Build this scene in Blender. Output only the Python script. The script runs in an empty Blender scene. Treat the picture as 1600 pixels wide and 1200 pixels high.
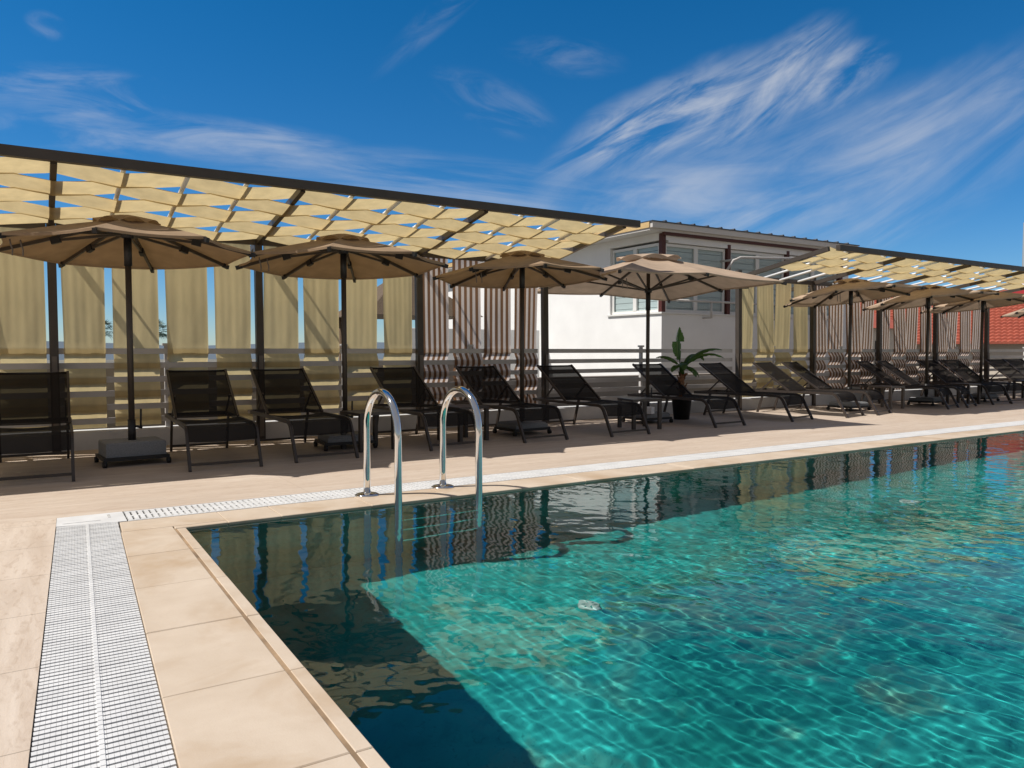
import bpy, math, random
import numpy as np
from mathutils import Vector, Matrix
random.seed(7)
SC = bpy.context.scene
COL = SC.collection
R = math.radians
PI = math.pi
H = 1.3                      # eye height above the deck

# ------------------------------------------------------------------ helpers
class MB:
    """collects shapes, then links them as one mesh object"""
    def __init__(s): s.v = []; s.f = []; s.sm = []
    def quad(s, a, b, c, d):
        n = len(s.v); s.v += [tuple(a), tuple(b), tuple(c), tuple(d)]; s.f.append((n, n+1, n+2, n+3)); s.sm.append(False)
    def poly(s, pts, smooth=False):
        n = len(s.v); s.v += [tuple(p) for p in pts]; s.f.append(tuple(range(n, n+len(pts)))); s.sm.append(smooth)
    def hexa(s, p):          # 8 points: bottom 0-3 ccw, top 4-7
        n = len(s.v); s.v += [tuple(q) for q in p]
        for f in ((3,2,1,0),(4,5,6,7),(0,1,5,4),(1,2,6,5),(2,3,7,6),(3,0,4,7)):
            s.f.append(tuple(n+i for i in f)); s.sm.append(False)
    def box(s, x0, x1, y0, y1, z0, z1):
        s.hexa([(x0,y0,z0),(x1,y0,z0),(x1,y1,z0),(x0,y1,z0),(x0,y0,z1),(x1,y0,z1),(x1,y1,z1),(x0,y1,z1)])
    def cbox(s, x0, x1, y0, y1, z0, z1, c=.012):   # box with chamfered upper edges
        s.hexa([(x0,y0,z0),(x1,y0,z0),(x1,y1,z0),(x0,y1,z0),(x0,y0,z1-c),(x1,y0,z1-c),(x1,y1,z1-c),(x0,y1,z1-c)])
        s.f.pop(-5); s.sm.pop(-5)
        n = len(s.v); s.v += [(x0+c,y0+c,z1),(x1-c,y0+c,z1),(x1-c,y1-c,z1),(x0+c,y1-c,z1)]
        b = n-4
        s.f.append((n,n+1,n+2,n+3)); s.sm.append(False)
        for i in range(4):
            j = (i+1) % 4
            s.f.append((b+i, b+j, n+j, n+i)); s.sm.append(False)
    def bar(s, a, b, w, h, up=(0,0,1)):   # rectangular bar from a to b
        a = Vector(a); b = Vector(b); d = (b-a).normalized(); up = Vector(up)
        if abs(d.dot(up)) > .98: up = Vector((0,1,0))
        sx = d.cross(up).normalized(); sz = sx.cross(d).normalized()
        o = [(-w/2,-h/2),(w/2,-h/2),(w/2,h/2),(-w/2,h/2)]
        s.hexa([a+sx*x+sz*z for x,z in o] + [b+sx*x+sz*z for x,z in o])
    def tube(s, pts, r, n=10, cap=True, r1=None):
        P = [Vector(p) for p in pts]; m = len(P); base = len(s.v)
        prev = None
        for i in range(m):
            t = (P[min(i+1,m-1)] - P[max(i-1,0)]).normalized()
            if prev is None:
                u = Vector((0,0,1)) if abs(t.z) < .9 else Vector((1,0,0))
                u = (u - t*u.dot(t)).normalized()
            else:
                u = (prev - t*prev.dot(t)).normalized()
            prev = u; w = t.cross(u)
            rr = r if r1 is None else r + (r1-r)*i/(m-1)
            for k in range(n):
                a = 2*PI*k/n
                s.v.append(tuple(P[i] + u*(math.cos(a)*rr) + w*(math.sin(a)*rr)))
        for i in range(m-1):
            for k in range(n):
                k2 = (k+1) % n
                s.f.append((base+i*n+k, base+i*n+k2, base+(i+1)*n+k2, base+(i+1)*n+k)); s.sm.append(True)
        if cap:
            s.f.append(tuple(base+k for k in reversed(range(n)))); s.sm.append(False)
            s.f.append(tuple(base+(m-1)*n+k for k in range(n))); s.sm.append(False)
    def lathe(s, prof, c=(0,0,0), n=20):
        base = len(s.v); m = len(prof)
        for r, z in prof:
            for k in range(n):
                a = 2*PI*k/n; s.v.append((c[0]+r*math.cos(a), c[1]+r*math.sin(a), c[2]+z))
        for i in range(m-1):
            for k in range(n):
                k2 = (k+1) % n
                s.f.append((base+i*n+k, base+i*n+k2, base+(i+1)*n+k2, base+(i+1)*n+k)); s.sm.append(True)
        s.f.append(tuple(base+k for k in reversed(range(n)))); s.sm.append(False)
        s.f.append(tuple(base+(m-1)*n+k for k in range(n))); s.sm.append(False)
    def grid(s, fn, nu, nv, smooth=True):
        base = len(s.v)
        for j in range(nv+1):
            for i in range(nu+1): s.v.append(tuple(fn(i/nu, j/nv)))
        for j in range(nv):
            for i in range(nu):
                a = base+j*(nu+1)+i; s.f.append((a, a+1, a+nu+2, a+nu+1)); s.sm.append(smooth)
    def build(s, name, m, parent=None):
        me = bpy.data.meshes.new(name); me.from_pydata(s.v, [], s.f); me.update()
        me.polygons.foreach_set('use_smooth', s.sm)
        o = bpy.data.objects.new(name, me); COL.objects.link(o); me.materials.append(m)
        if parent: o.parent = parent
        return o
def tag(o, label=None, cat=None, group=None, kind=None):
    if label: o['label'] = label
    if cat: o['category'] = cat
    if group: o['group'] = group
    if kind: o['kind'] = kind
    return o
def empty(name, loc, rz=0, **k):
    o = bpy.data.objects.new(name, None); COL.objects.link(o); o.location = loc; o.rotation_euler = (0,0,rz)
    o.empty_display_size = .2
    return tag(o, **k)
KIDS = {}
def copy_tree(o, parent=None):
    c = o.copy(); COL.objects.link(c); c.parent = parent
    for ch in list(o.children): copy_tree(ch, c)
    return c

# ------------------------------------------------------------------ materials
def mat(name, col, rough=.6, metal=0., spec=.5, noise=0., nscale=20., bump=0., bscale=60., stretch=(1,1,1)):
    m = bpy.data.materials.new(name); m.use_nodes = True; t = m.node_tree; N = t.nodes
    b = N['Principled BSDF']
    b.inputs['Base Color'].default_value = (*col, 1); b.inputs['Roughness'].default_value = rough
    b.inputs['Metallic'].default_value = metal; b.inputs['Specular IOR Level'].default_value = spec
    if noise or bump:
        tc = N.new('ShaderNodeTexCoord'); mp = N.new('ShaderNodeMapping'); mp.inputs['Scale'].default_value = stretch
        t.links.new(tc.outputs['Object'], mp.inputs[0])
    if noise:
        n = N.new('ShaderNodeTexNoise'); n.inputs['Scale'].default_value = nscale; n.inputs['Detail'].default_value = 6
        t.links.new(mp.outputs[0], n.inputs['Vector'])
        r = N.new('ShaderNodeMapRange'); r.inputs[1].default_value = .3; r.inputs[2].default_value = .7
        r.inputs[3].default_value = 1-noise; r.inputs[4].default_value = 1+noise
        t.links.new(n.outputs[0], r.inputs[0])
        x = N.new('ShaderNodeVectorMath'); x.operation = 'SCALE'; x.inputs[0].default_value = col
        t.links.new(r.outputs[0], x.inputs['Scale']); t.links.new(x.outputs[0], b.inputs['Base Color'])
    if bump:
        n2 = N.new('ShaderNodeTexNoise'); n2.inputs['Scale'].default_value = bscale; n2.inputs['Detail'].default_value = 5
        t.links.new(mp.outputs[0], n2.inputs['Vector'])
        bp = N.new('ShaderNodeBump'); bp.inputs['Strength'].default_value = bump; bp.inputs['Distance'].default_value = .01
        t.links.new(n2.outputs[0], bp.inputs['Height']); t.links.new(bp.outputs[0], b.inputs['Normal'])
    return m

class NT:                       # small node-writing helper
    def __init__(s, tree): s.t = tree; s.N = tree.nodes
    def n(s, typ, **k):
        x = s.N.new(typ)
        for a, v in k.items(): setattr(x, a, v)
        return x
    def put(s, sock, v):
        if hasattr(v, 'is_linked') or hasattr(v, 'links'): s.t.links.new(v, sock)
        else: sock.default_value = v
    def math(s, op, a, b=0., c=0.):
        x = s.n('ShaderNodeMath', operation=op); s.put(x.inputs[0], a); s.put(x.inputs[1], b); s.put(x.inputs[2], c); return x.outputs[0]
    def vm(s, op, a, b=(0,0,0)):
        x = s.n('ShaderNodeVectorMath', operation=op); s.put(x.inputs[0], a); s.put(x.inputs[1], b); return x
    def noise(s, vec, scale, detail=5., rough=.55, dist=0.):
        x = s.n('ShaderNodeTexNoise'); s.put(x.inputs['Vector'], vec); x.inputs['Scale'].default_value = scale
        x.inputs['Detail'].default_value = detail; x.inputs['Roughness'].default_value = rough; x.inputs['Distortion'].default_value = dist; return x.outputs[0]
    def ramp(s, v, a, b, lo=0., hi=1., smooth=False):
        x = s.n('ShaderNodeMapRange'); s.put(x.inputs[0], v); x.inputs[1].default_value = a; x.inputs[2].default_value = b
        x.inputs[3].default_value = lo; x.inputs[4].default_value = hi
        if smooth: x.interpolation_type = 'SMOOTHSTEP'
        return x.outputs[0]
    def mix(s, f, a, b):
        x = s.n('ShaderNodeMix', data_type='RGBA'); s.put(x.inputs[0], f)
        for i, v in ((6, a), (7, b)):
            if isinstance(v, tuple): v = (*v, 1)
            s.put(x.inputs[i], v)
        return x.outputs[2]
    def obj(s, scale=(1,1,1), rot=(0,0,0)):
        tc = s.n('ShaderNodeTexCoord'); mp = s.n('ShaderNodeMapping'); mp.inputs['Scale'].default_value = scale; mp.inputs['Rotation'].default_value = rot
        s.t.links.new(tc.outputs['Object'], mp.inputs[0]); return mp.outputs[0]
def newmat(name):
    m = bpy.data.materials.new(name); m.use_nodes = True
    return m, NT(m.node_tree), m.node_tree.nodes['Principled BSDF']

def travertine(name, a, b, dark, tile=None, rowdir='x', off=(0,0), joint=.35):
    m, k, p = newmat(name)
    v = k.obj((.45, 4.5, 1) if rowdir == 'x' else (4.5, .6, 1))
    n1 = k.noise(v, 1.6, 9, .62, .9)
    c = k.mix(k.ramp(n1, .33, .68), a, b)
    n2 = k.noise(k.obj((1.2, 7, 1) if rowdir == 'x' else (5, 1.4, 1)), 4.5, 6, .6, 1.2)
    c = k.mix(k.ramp(n2, .52, .74, 0, .75), c, dark)
    n3 = k.noise(k.obj(), 55, 4, .6)
    c = k.mix(k.ramp(n3, .58, .8, 0, .35), c, dark)
    n4 = k.noise(k.obj(), .8, 4, .6)
    c = k.mix(k.ramp(n4, .35, .75, 0, .30), c, tuple(x*.78 for x in a))
    if tile:
        br = k.n('ShaderNodeTexBrick'); k.put(br.inputs['Vector'], k.vm('ADD', k.obj(), (off[0], off[1], 0)).outputs[0]); br.offset = 0.
        br.inputs['Scale'].default_value = 1.; br.inputs['Mortar Size'].default_value = .0035; br.inputs['Mortar Smooth'].default_value = .2
        br.inputs['Brick Width'].default_value = tile[0]; br.inputs['Row Height'].default_value = tile[1]
        br.inputs['Color1'].default_value = (0,0,0,1); br.inputs['Color2'].default_value = (.5,.5,.5,1); br.inputs['Mortar'].default_value = (0,0,0,1)
        c = k.mix(k.math('MULTIPLY', br.outputs['Color'], .22), c, tuple(x*.80 for x in b))
        c = k.mix(k.math('MULTIPLY', br.outputs['Fac'], joint), c, (.10,.075,.05))
    k.put(p.inputs['Base Color'], c); p.inputs['Roughness'].default_value = .62; p.inputs['Specular IOR Level'].default_value = .3
    bp = k.n('ShaderNodeBump'); bp.inputs['Strength'].default_value = .25; bp.inputs['Distance'].default_value = .006
    k.put(bp.inputs['Height'], k.noise(k.obj((1,2.5,1) if rowdir=='x' else (2.5,1,1)), 24, 6, .65)); k.put(p.inputs['Normal'], bp.outputs[0])
    return m
M = {}
M['deck'] = travertine('deck_travertine', (.515,.405,.315), (.63,.53,.435), (.38,.28,.20), (3.0,.745), joint=.18, off=(.9,0))
M['deck_left'] = travertine('side_travertine', (.54,.43,.335), (.67,.565,.465), (.40,.295,.21), (3.2,.745), 'y', joint=.5, off=(1.35,.1))

def coping_mat():
    m, k, p = newmat('coping_sandstone')
    v = k.obj()
    n1 = k.noise(v, 3.2, 7, .6, .3)
    c = k.mix(k.ramp(n1, .3, .7), (.535,.43,.325), (.62,.515,.405))
    n2 = k.noise(v, 90, 3, .6); c = k.mix(k.ramp(n2, .55, .8, 0, .3), c, (.50,.36,.23))
    n3 = k.noise(v, 1.15, 5, .65, .6); c = k.mix(k.ramp(n3, .47, .66, 0, .62), c, (.42,.285,.165))   # damp stains
    k.put(p.inputs['Base Color'], c); p.inputs['Roughness'].default_value = .6; p.inputs['Specular IOR Level'].default_value = .3
    bp = k.n('ShaderNodeBump'); bp.inputs['Strength'].default_value = .15; bp.inputs['Distance'].default_value = .004
    k.put(bp.inputs['Height'], k.noise(v, 130, 4, .6)); k.put(p.inputs['Normal'], bp.outputs[0])
    return m
M['coping'] = coping_mat()
M['joint'] = mat('dirty_joint', (.30,.20,.115), .9, noise=.45, nscale=5)
M['grate'] = mat('white_plastic_grate', (.70,.695,.685), .45, noise=.09, nscale=5)
M['channel'] = mat('gutter_channel', (.48,.47,.45), .8, noise=.2)

def pool_mat():
    m, k, p = newmat('green_stone_pool_tile')
    v = k.obj()
    n1 = k.noise(v, .55, 4, .55, .4)
    c = k.mix(k.ramp(n1, .40, .60), POOL_A, POOL_B)
    n2 = k.noise(v, 1.1, 5, .6, .8)
    c = k.mix(k.ramp(n2, .54, .68, 0, .62), c, (.17,.27,.165))          # brownish stone blotches
    n3 = k.noise(v, 9, 5, .6)
    c = k.mix(k.ramp(n3, .5, .8, 0, .45), c, (.006,.10,.10))
    n5 = k.noise(v, 42, 2, .5)
    c = k.mix(k.ramp(n5, .6, .75, 0, .5), c, (.01,.13,.12))
    br = k.n('ShaderNodeTexBrick'); k.put(br.inputs['Vector'], v); br.offset = 0.
    br.inputs['Scale'].default_value = 1.; br.inputs['Brick Width'].default_value = .25; br.inputs['Row Height'].default_value = .25
    br.inputs['Mortar Size'].default_value = .004; br.inputs['Color1'].default_value = (0,0,0,1); br.inputs['Color2'].default_value = (1,1,1,1); br.inputs['Mortar'].default_value = (.5,.5,.5,1)
    c = k.mix(k.math('MULTIPLY', br.outputs['Color'], .28), c, (.012,.19,.19))
    k.put(p.inputs['Base Color'], c); p.inputs['Roughness'].default_value = .8; p.inputs['Specular IOR Level'].default_value = .1
    return m
POOL_A = (.009,.245,.205); POOL_B = (.036,.50,.46)
M['pool'] = pool_mat()

def water_mat():
    m = bpy.data.materials.new('pool_water'); m.use_nodes = True; t = m.node_tree; t.nodes.clear()
    o = t.nodes.new('ShaderNodeOutputMaterial'); g = t.nodes.new('ShaderNodeBsdfGlass')
    g.inputs['Roughness'].default_value = 0; g.inputs['IOR'].default_value = 1.40; g.inputs['Color'].default_value = (.93,.99,.985,1)
    t.links.new(g.outputs[0], o.inputs[0]); return m
M['water'] = water_mat()

def fabric(name, col, trans=.4, stripes=None, weave=0., transp=0., tcol=None):
    m, k, p = newmat(name)
    out = k.N['Material Output']
    base = tuple(col)
    n = k.noise(k.obj((1,1,.25)), 5, 4, .55)
    f = k.ramp(n, .3, .7, .88, 1.1)
    if stripes:
        a = k.n('ShaderNodeAttribute'); a.attribute_name = 'across'
        s = k.math('FRACT', k.math('MULTIPLY', a.outputs['Fac'], stripes[1]))
        s = k.math('GREATER_THAN', s, .5)
        c = k.mix(s, base, stripes[0])
    else:
        c = k.mix(0., base, base)
    sc = k.vm('SCALE', c); k.put(sc.inputs['Scale'], f); c = sc.outputs[0]
    k.put(p.inputs['Base Color'], c); p.inputs['Roughness'].default_value = .85; p.inputs['Specular IOR Level'].default_value = .15
    w = k.noise(k.obj(), 240, 2, .5); bp = k.n('ShaderNodeBump'); bp.inputs['Strength'].default_value = .12; bp.inputs['Distance'].default_value = .002
    k.put(bp.inputs['Height'], w); k.put(p.inputs['Normal'], bp.outputs[0])
    tr = k.n('ShaderNodeBsdfTranslucent')
    if tcol is None: k.put(tr.inputs[0], c)
    else: tr.inputs[0].default_value = (*tcol, 1)
    mx = k.n('ShaderNodeMixShader'); mx.inputs[0].default_value = trans
    k.put(mx.inputs[1], p.outputs[0]); k.put(mx.inputs[2], tr.outputs[0]); o = mx.outputs[0]
    if transp:
        tp = k.n('ShaderNodeBsdfTransparent'); m2 = k.n('ShaderNodeMixShader'); m2.inputs[0].default_value = transp
        k.put(m2.inputs[1], o); k.put(m2.inputs[2], tp.outputs[0]); o = m2.outputs[0]
    k.put(out.inputs[0], o); return m
M['yellow'] = fabric('straw_yellow_canvas', (.77,.625,.335), .47)
M['roofcloth'] = fabric('straw_yellow_roof_canvas', (.72,.575,.31), .52)
M['striped'] = fabric('brown_striped_canvas', (.30,.165,.09), .46, stripes=((.90,.79,.71), 5.0))
M['parasol'] = fabric('taupe_parasol_canvas', (.40,.285,.185), .32)
M['parasol_grey'] = fabric('pale_taupe_parasol_canvas', (.48,.36,.26), .17)
M['sling'] = fabric('dark_sling_mesh', (.014,.0115,.0105), .03, transp=.075)
M['brown'] = mat('dark_bronze_metal', (.060,.046,.034), .45, noise=.12, nscale=6)
M['brownlounge'] = mat('bronze_lounger_frame', (.050,.038,.031), .42, noise=.1)
M['taupe_metal'] = mat('taupe_metal', (.15,.12,.095), .42, noise=.1)
M['black'] = mat('black_plastic', (.012,.011,.011), .5)
M['white_tube'] = mat('white_painted_tube', (.82,.81,.79), .4, noise=.03)
M['rail'] = mat('pale_grey_rail_paint', (.56,.53,.50), .5, noise=.06, nscale=4)
M['whitewall'] = mat('white_render', (.86,.855,.84), .85, noise=.04, nscale=1.4, bump=.12, bscale=40)
M['curb'] = mat('white_plinth_render', (.60,.59,.57), .8, noise=.10, nscale=3, bump=.1)
M['taupe'] = mat('taupe_parapet_render', (.34,.30,.265), .85, noise=.08, nscale=2, bump=.1)
M['concrete'] = mat('grey_granite', (.22,.225,.23), .7, noise=.18, nscale=60)
M['chrome'] = mat('polished_stainless', (.78,.77,.75), .07, 1.)
M['redbrown'] = mat('red_brown_timber', (.085,.020,.014), .55)
M['pvc'] = mat('white_window_frame', (.78,.77,.74), .4)
M['blind'] = mat('pale_blind', (.70,.72,.72), .7)
M['gutter'] = mat('pale_gutter', (.62,.59,.56), .45)
M['roofmetal'] = mat('dark_roof_sheet', (.10,.105,.115), .35, .5)
M['soffit'] = mat('pine_soffit', (.62,.43,.20), .6, noise=.1)
M['pot'] = mat('black_pot', (.010,.010,.011), .45)
M['soil'] = mat('potting_soil', (.04,.028,.02), .95, noise=.3)
M['whitebox'] = mat('white_plastic_box', (.80,.80,.80), .4)
M['inlet'] = mat('pale_aqua_plastic', (.55,.74,.70), .5)
M['cream'] = mat('cream_render', (.72,.64,.53), .85, noise=.05)
M['grey_flue'] = mat('galvanised_flue', (.26,.28,.28), .6, .2, noise=.08)
M['redpaint'] = mat('red_cladding', (.42,.03,.035), .5)
M['thatch'] = mat('brown_reed_thatch', (.12,.085,.055), .95, noise=.35, nscale=18, bump=.6, bscale=40, stretch=(4,1,1))
M['palmgreen'] = mat('palm_green', (.03,.07,.025), .6, noise=.2)
M['bark'] = mat('brown_bark', (.13,.085,.05), .9, noise=.35, nscale=30, bump=.5)
M['bananabark'] = mat('papery_brown_bark', (.26,.115,.05), .85, noise=.4, nscale=24, bump=.6)
M['ground'] = mat('distant_ground', (.17,.16,.13), .95, noise=.25, nscale=.05)
M['hill'] = mat('blue_grey_hill', (.11,.145,.185), .95, noise=.1, nscale=.02)

def glass_pane():
    m, k, p = newmat('window_glass'); p.inputs['Base Color'].default_value = (.05,.06,.065,1); p.inputs['Roughness'].default_value = .03
    p.inputs['Specular IOR Level'].default_value = .9
    tr = k.n('ShaderNodeBsdfTransparent'); tr.inputs[0].default_value = (.80,.87,.87,1); gl = k.n('ShaderNodeBsdfGlossy'); gl.inputs['Roughness'].default_value = .02
    fr = k.n('ShaderNodeLayerWeight'); fr.inputs[0].default_value = .5
    fa = k.math('ADD', k.math('MULTIPLY', k.math('POWER', fr.outputs['Facing'], 4.), .75), .05)
    mx = k.n('ShaderNodeMixShader'); k.put(mx.inputs[0], fa); k.put(mx.inputs[1], tr.outputs[0]); k.put(mx.inputs[2], gl.outputs[0])
    k.put(k.N['Material Output'].inputs[0], mx.outputs[0]); return m
M['glass'] = glass_pane()

def rooftile_mat():
    m, k, p = newmat('terracotta_roof_tile')
    n = k.noise(k.obj(), 2.2, 5, .65); n2 = k.noise(k.obj(), 14, 3, .5)
    c = k.mix(k.ramp(n, .35, .7), (.40,.095,.055), (.30,.065,.04)); c = k.mix(k.ramp(n2, .55, .75, 0, .5), c, (.48,.17,.11))
    k.put(p.inputs['Base Color'], c); p.inputs['Roughness'].default_value = .8; return m
M['rooftile'] = rooftile_mat()
def leaf_mat():
    m, k, p = newmat('banana_leaf')
    n = k.noise(k.obj(), 9, 4, .6); c = k.mix(k.ramp(n, .3, .7), (.035,.10,.016), (.08,.18,.032))
    k.put(p.inputs['Base Color'], c); p.inputs['Roughness'].default_value = .38
    tr = k.n('ShaderNodeBsdfTranslucent'); tr.inputs[0].default_value = (.12,.25,.03,1)
    mx = k.n('ShaderNodeMixShader'); mx.inputs[0].default_value = .35; k.put(mx.inputs[1], p.outputs[0]); k.put(mx.inputs[2], tr.outputs[0])
    k.put(k.N['Material Output'].inputs[0], mx.outputs[0]); return m
M['leaf'] = leaf_mat()

# ------------------------------------------------------------------ camera, sun, sky
YAW, PITCH = R(32.2), R(2.56)
cam = bpy.data.cameras.new('camera'); co = bpy.data.objects.new('camera', cam); COL.objects.link(co); SC.camera = co
cam.sensor_width = 36; cam.lens = 36*1185/1600; cam.clip_end = 6000; cam.clip_start = .05
co.location = (0, 0, H); co.rotation_euler = (PI/2-PITCH, 0, -YAW)

def ratio(px):                    # horizontal bearing x/y of an image column near the horizon
    a = math.atan((px-800)/1185*math.cos(PITCH)) + YAW
    return math.tan(a)
SUN_EL, SUN_AZ = R(53), R(68)            # azimuth counted from +Y towards -X
sd = Vector((-math.sin(SUN_AZ)*math.cos(SUN_EL), math.cos(SUN_AZ)*math.cos(SUN_EL), math.sin(SUN_EL)))
sl = bpy.data.lights.new('sun', 'SUN'); so = bpy.data.objects.new('sun', sl); COL.objects.link(so)
sl.energy = 5.0; sl.angle = R(.5); sl.color = (1., .955, .89)
so.rotation_euler = sd.to_track_quat('Z', 'Y').to_euler(); so.location = (0, 0, 20)
sl.cycles.is_caustics_light = True

W = bpy.data.worlds.new('World'); SC.world = W; W.use_nodes = True
k = NT(W.node_tree)
sky = k.n('ShaderNodeTexSky'); sky.sky_type = 'NISHITA'; sky.sun_disc = False
sky.sun_elevation = SUN_EL; sky.sun_rotation = -SUN_AZ; sky.altitude = 300; sky.air_density = 1.0; sky.dust_density = .0; sky.ozone_density = 5.
# cirrus: streaks of noise on the sky sphere around one fixed compass direction
fw = Vector((math.sin(YAW)*math.cos(PITCH), math.cos(YAW)*math.cos(PITCH), -math.sin(PITCH)))
rt = Vector((math.cos(YAW), -math.sin(YAW), 0)); up = rt.cross(fw)
tc = k.n('ShaderNodeTexCoord'); d = tc.outputs['Generated']
df = k.vm('DOT_PRODUCT', d, tuple(fw)).outputs['Value']
den = k.math('MAXIMUM', df, .05)
ga = k.math('DIVIDE', k.vm('DOT_PRODUCT', d, tuple(rt)).outputs['Value'], den)
gb = k.math('DIVIDE', k.vm('DOT_PRODUCT', d, tuple(up)).outputs['Value'], den)
def streak(x, y, ang, lx, ly, nx, ny, lo, hi, amt, seed, bend=0., dist=1.):
    """one wispy patch centred at (x, y), its fibres running at ang degrees"""
    a0, b0 = (x-800)/1185, (600-y)/1185; c, s = math.cos(R(ang)), math.sin(R(ang))
    ua = k.math('SUBTRACT', ga, a0); ub = k.math('SUBTRACT', gb, b0)
    u = k.math('ADD', k.math('MULTIPLY', ua, c), k.math('MULTIPLY', ub, s))
    v = k.math('SUBTRACT', k.math('MULTIPLY', ub, c), k.math('MULTIPLY', ua, s))
    if bend: v = k.math('SUBTRACT', v, k.math('MULTIPLY', k.math('MULTIPLY', u, u), bend))
    cu = k.n('ShaderNodeCombineXYZ'); k.put(cu.inputs[0], k.math('MULTIPLY', u, nx)); k.put(cu.inputs[1], k.math('MULTIPLY', v, ny)); cu.inputs[2].default_value = seed
    nz = k.noise(cu.outputs[0], 1., 9., .6, dist)
    cu2 = k.n('ShaderNodeCombineXYZ'); k.put(cu2.inputs[0], k.math('MULTIPLY', u, 5.)); k.put(cu2.inputs[1], k.math('MULTIPLY', v, 7.)); cu2.inputs[2].default_value = seed+9
    wob = k.math('MULTIPLY', k.math('SUBTRACT', k.noise(cu2.outputs[0], 1., 4., .6), .5), 1.6)
    q = k.math('ADD', k.math('POWER', k.math('ABSOLUTE', k.math('DIVIDE', u, lx)), 2.), k.math('POWER', k.math('ABSOLUTE', k.math('DIVIDE', v, ly)), 2.))
    q = k.math('ADD', q, wob)
    msk = k.ramp(q, -.45, 1.35, 1., 0., True)
    return k.math('MULTIPLY', k.math('MULTIPLY', msk, k.ramp(nz, lo, hi, 0., 1., True)), amt)
CLOUDS = [
    (1040,190, 27,.19,.055, 5.,26,.34,.66,.70, 1.3, .0, .7),
    (1190,145, 36,.14,.050, 5.,26,.34,.68,.68, 4.1, .3, .7),
    (1300,125, 30,.085,.042, 6.,22,.38,.72,.58,14.1, .0, .7),
    (1230,300, 22,.32,.095, 2.6,15,.31,.72,.52, 7.7, .25, .9),
    (1470,235, 30,.25,.095, 2.6,14,.32,.74,.46, 2.9, .15, .9),
    (1000,315, 12,.22,.05, 4,17,.36,.74,.42, 8.8, .0, .8),
    (330, 215,-7,.22,.030, 4,24,.36,.70,.50, 3.7, .0, .7),
    (110, 150,-5,.15,.040, 5,20,.38,.72,.42, 6.2, .0, .9),
    (640, 275,-6,.34,.035, 3,22,.36,.72,.42, 5.4, .0, .7),
    (120, 215,-6,.22,.028, 4,24,.40,.74,.36, 9.5, .0, .7),
    (780, 165,-22,.09,.036, 9,26,.40,.78,.22,11.2, .0, .8),
    (880,  88,-8,.08,.026, 9,24,.40,.78,.20,12.6, .0, .8),
    (70,   40,-20,.03,.018,12,30,.36,.74,.26,13.3, .0, .8),
    (690,  20, 42,.12,.02, 6,30,.42,.76,.16,15.3, .0, .8),
]
tot = None
for c_ in CLOUDS:
    s_ = streak(*c_); tot = s_ if tot is None else k.math('SUBTRACT', 1., k.math('MULTIPLY', k.math('SUBTRACT', 1., tot), k.math('SUBTRACT', 1., s_)))
tot = k.math('MULTIPLY', tot, k.ramp(df, .1, .3, 0., 1., True))
hs = k.n('ShaderNodeHueSaturation'); hs.inputs['Saturation'].default_value = 1.2; hs.inputs['Value'].default_value = 1.0
dz_ = k.n('ShaderNodeSeparateXYZ'); k.put(dz_.inputs[0], d)
tint = k.mix(k.ramp(dz_.outputs[2], .0, .45, 0., 1., True), (.86,1.02,1.22), (.80,1.07,1.20))
skt = k.vm('MULTIPLY', sky.outputs[0]); k.put(skt.inputs[1], tint)
k.put(hs.inputs['Color'], skt.outputs[0])
fill_veil = k.ramp(df, .05, .50, 1., 0., True)  # pale haze in the unseen sky, added to neutralise blue fill in shade
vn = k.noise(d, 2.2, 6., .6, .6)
fill_veil = k.math('MULTIPLY', fill_veil, k.ramp(vn, .25, .65, .45, .95))
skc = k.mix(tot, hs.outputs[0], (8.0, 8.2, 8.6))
skc = k.mix(fill_veil, skc, (3.5, 3.3, 3.15))
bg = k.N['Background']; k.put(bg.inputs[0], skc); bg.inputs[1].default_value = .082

SC.view_settings.view_transform = 'Standard'; SC.view_settings.look = 'None'; SC.view_settings.exposure = 0.
SC.cycles.use_denoising = True; SC.cycles.max_bounces = 10; SC.cycles.transparent_max_bounces = 12; SC.cycles.transmission_bounces = 6
SC.cycles.caustics_refractive = True; SC.cycles.caustics_reflective = False; SC.cycles.sample_clamp_indirect = 4.

# ------------------------------------------------------------------ ground, deck, pool
PX0, PX1, PY0, PY1, PD, WZ = .915, 27., -5., 5.955, 1.70, -.020
def xl(y): return -.05 + .041*(y-2.65)
def xr(y): return xl(y) + .405
mb = MB(); mb.quad((-1500,-1500,-3.4),(1500,-1500,-3.4),(1500,1500,-3.4),(-1500,1500,-3.4)); tag(mb.build('ground', M['ground']), kind='structure')
YD0, YF0, YF1, YW = -9., 6.40, 6.80, 11.27
mb = MB()
mb.quad((-14,YF1,0),(45,YF1,0),(45,YW+.35,0),(-14,YW+.35,0))
mb.quad((PX1+.4,YD0,0),(45,YD0,0),(45,YF1,0),(PX1+.4,YF1,0))
mb.quad((PX0,YD0,0),(PX1+.4,YD0,0),(PX1+.4,PY0-.4,0),(PX0,PY0-.4,0))
mb.quad((xr(YD0),YD0,0),(PX0,YD0,0),(PX0,PY0-.4,0),(xr(PY0-.4),PY0-.4,0))
tag(mb.build('deck', M['deck']), kind='structure')
mb = MB(); mb.quad((-14,YD0,0),(xl(YD0)-.002,YD0,0),(xl(YF1)-.002,YF1,0),(-14,YF1,0)); tag(mb.build('side_pavement', M['deck_left']), kind='structure')
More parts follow.
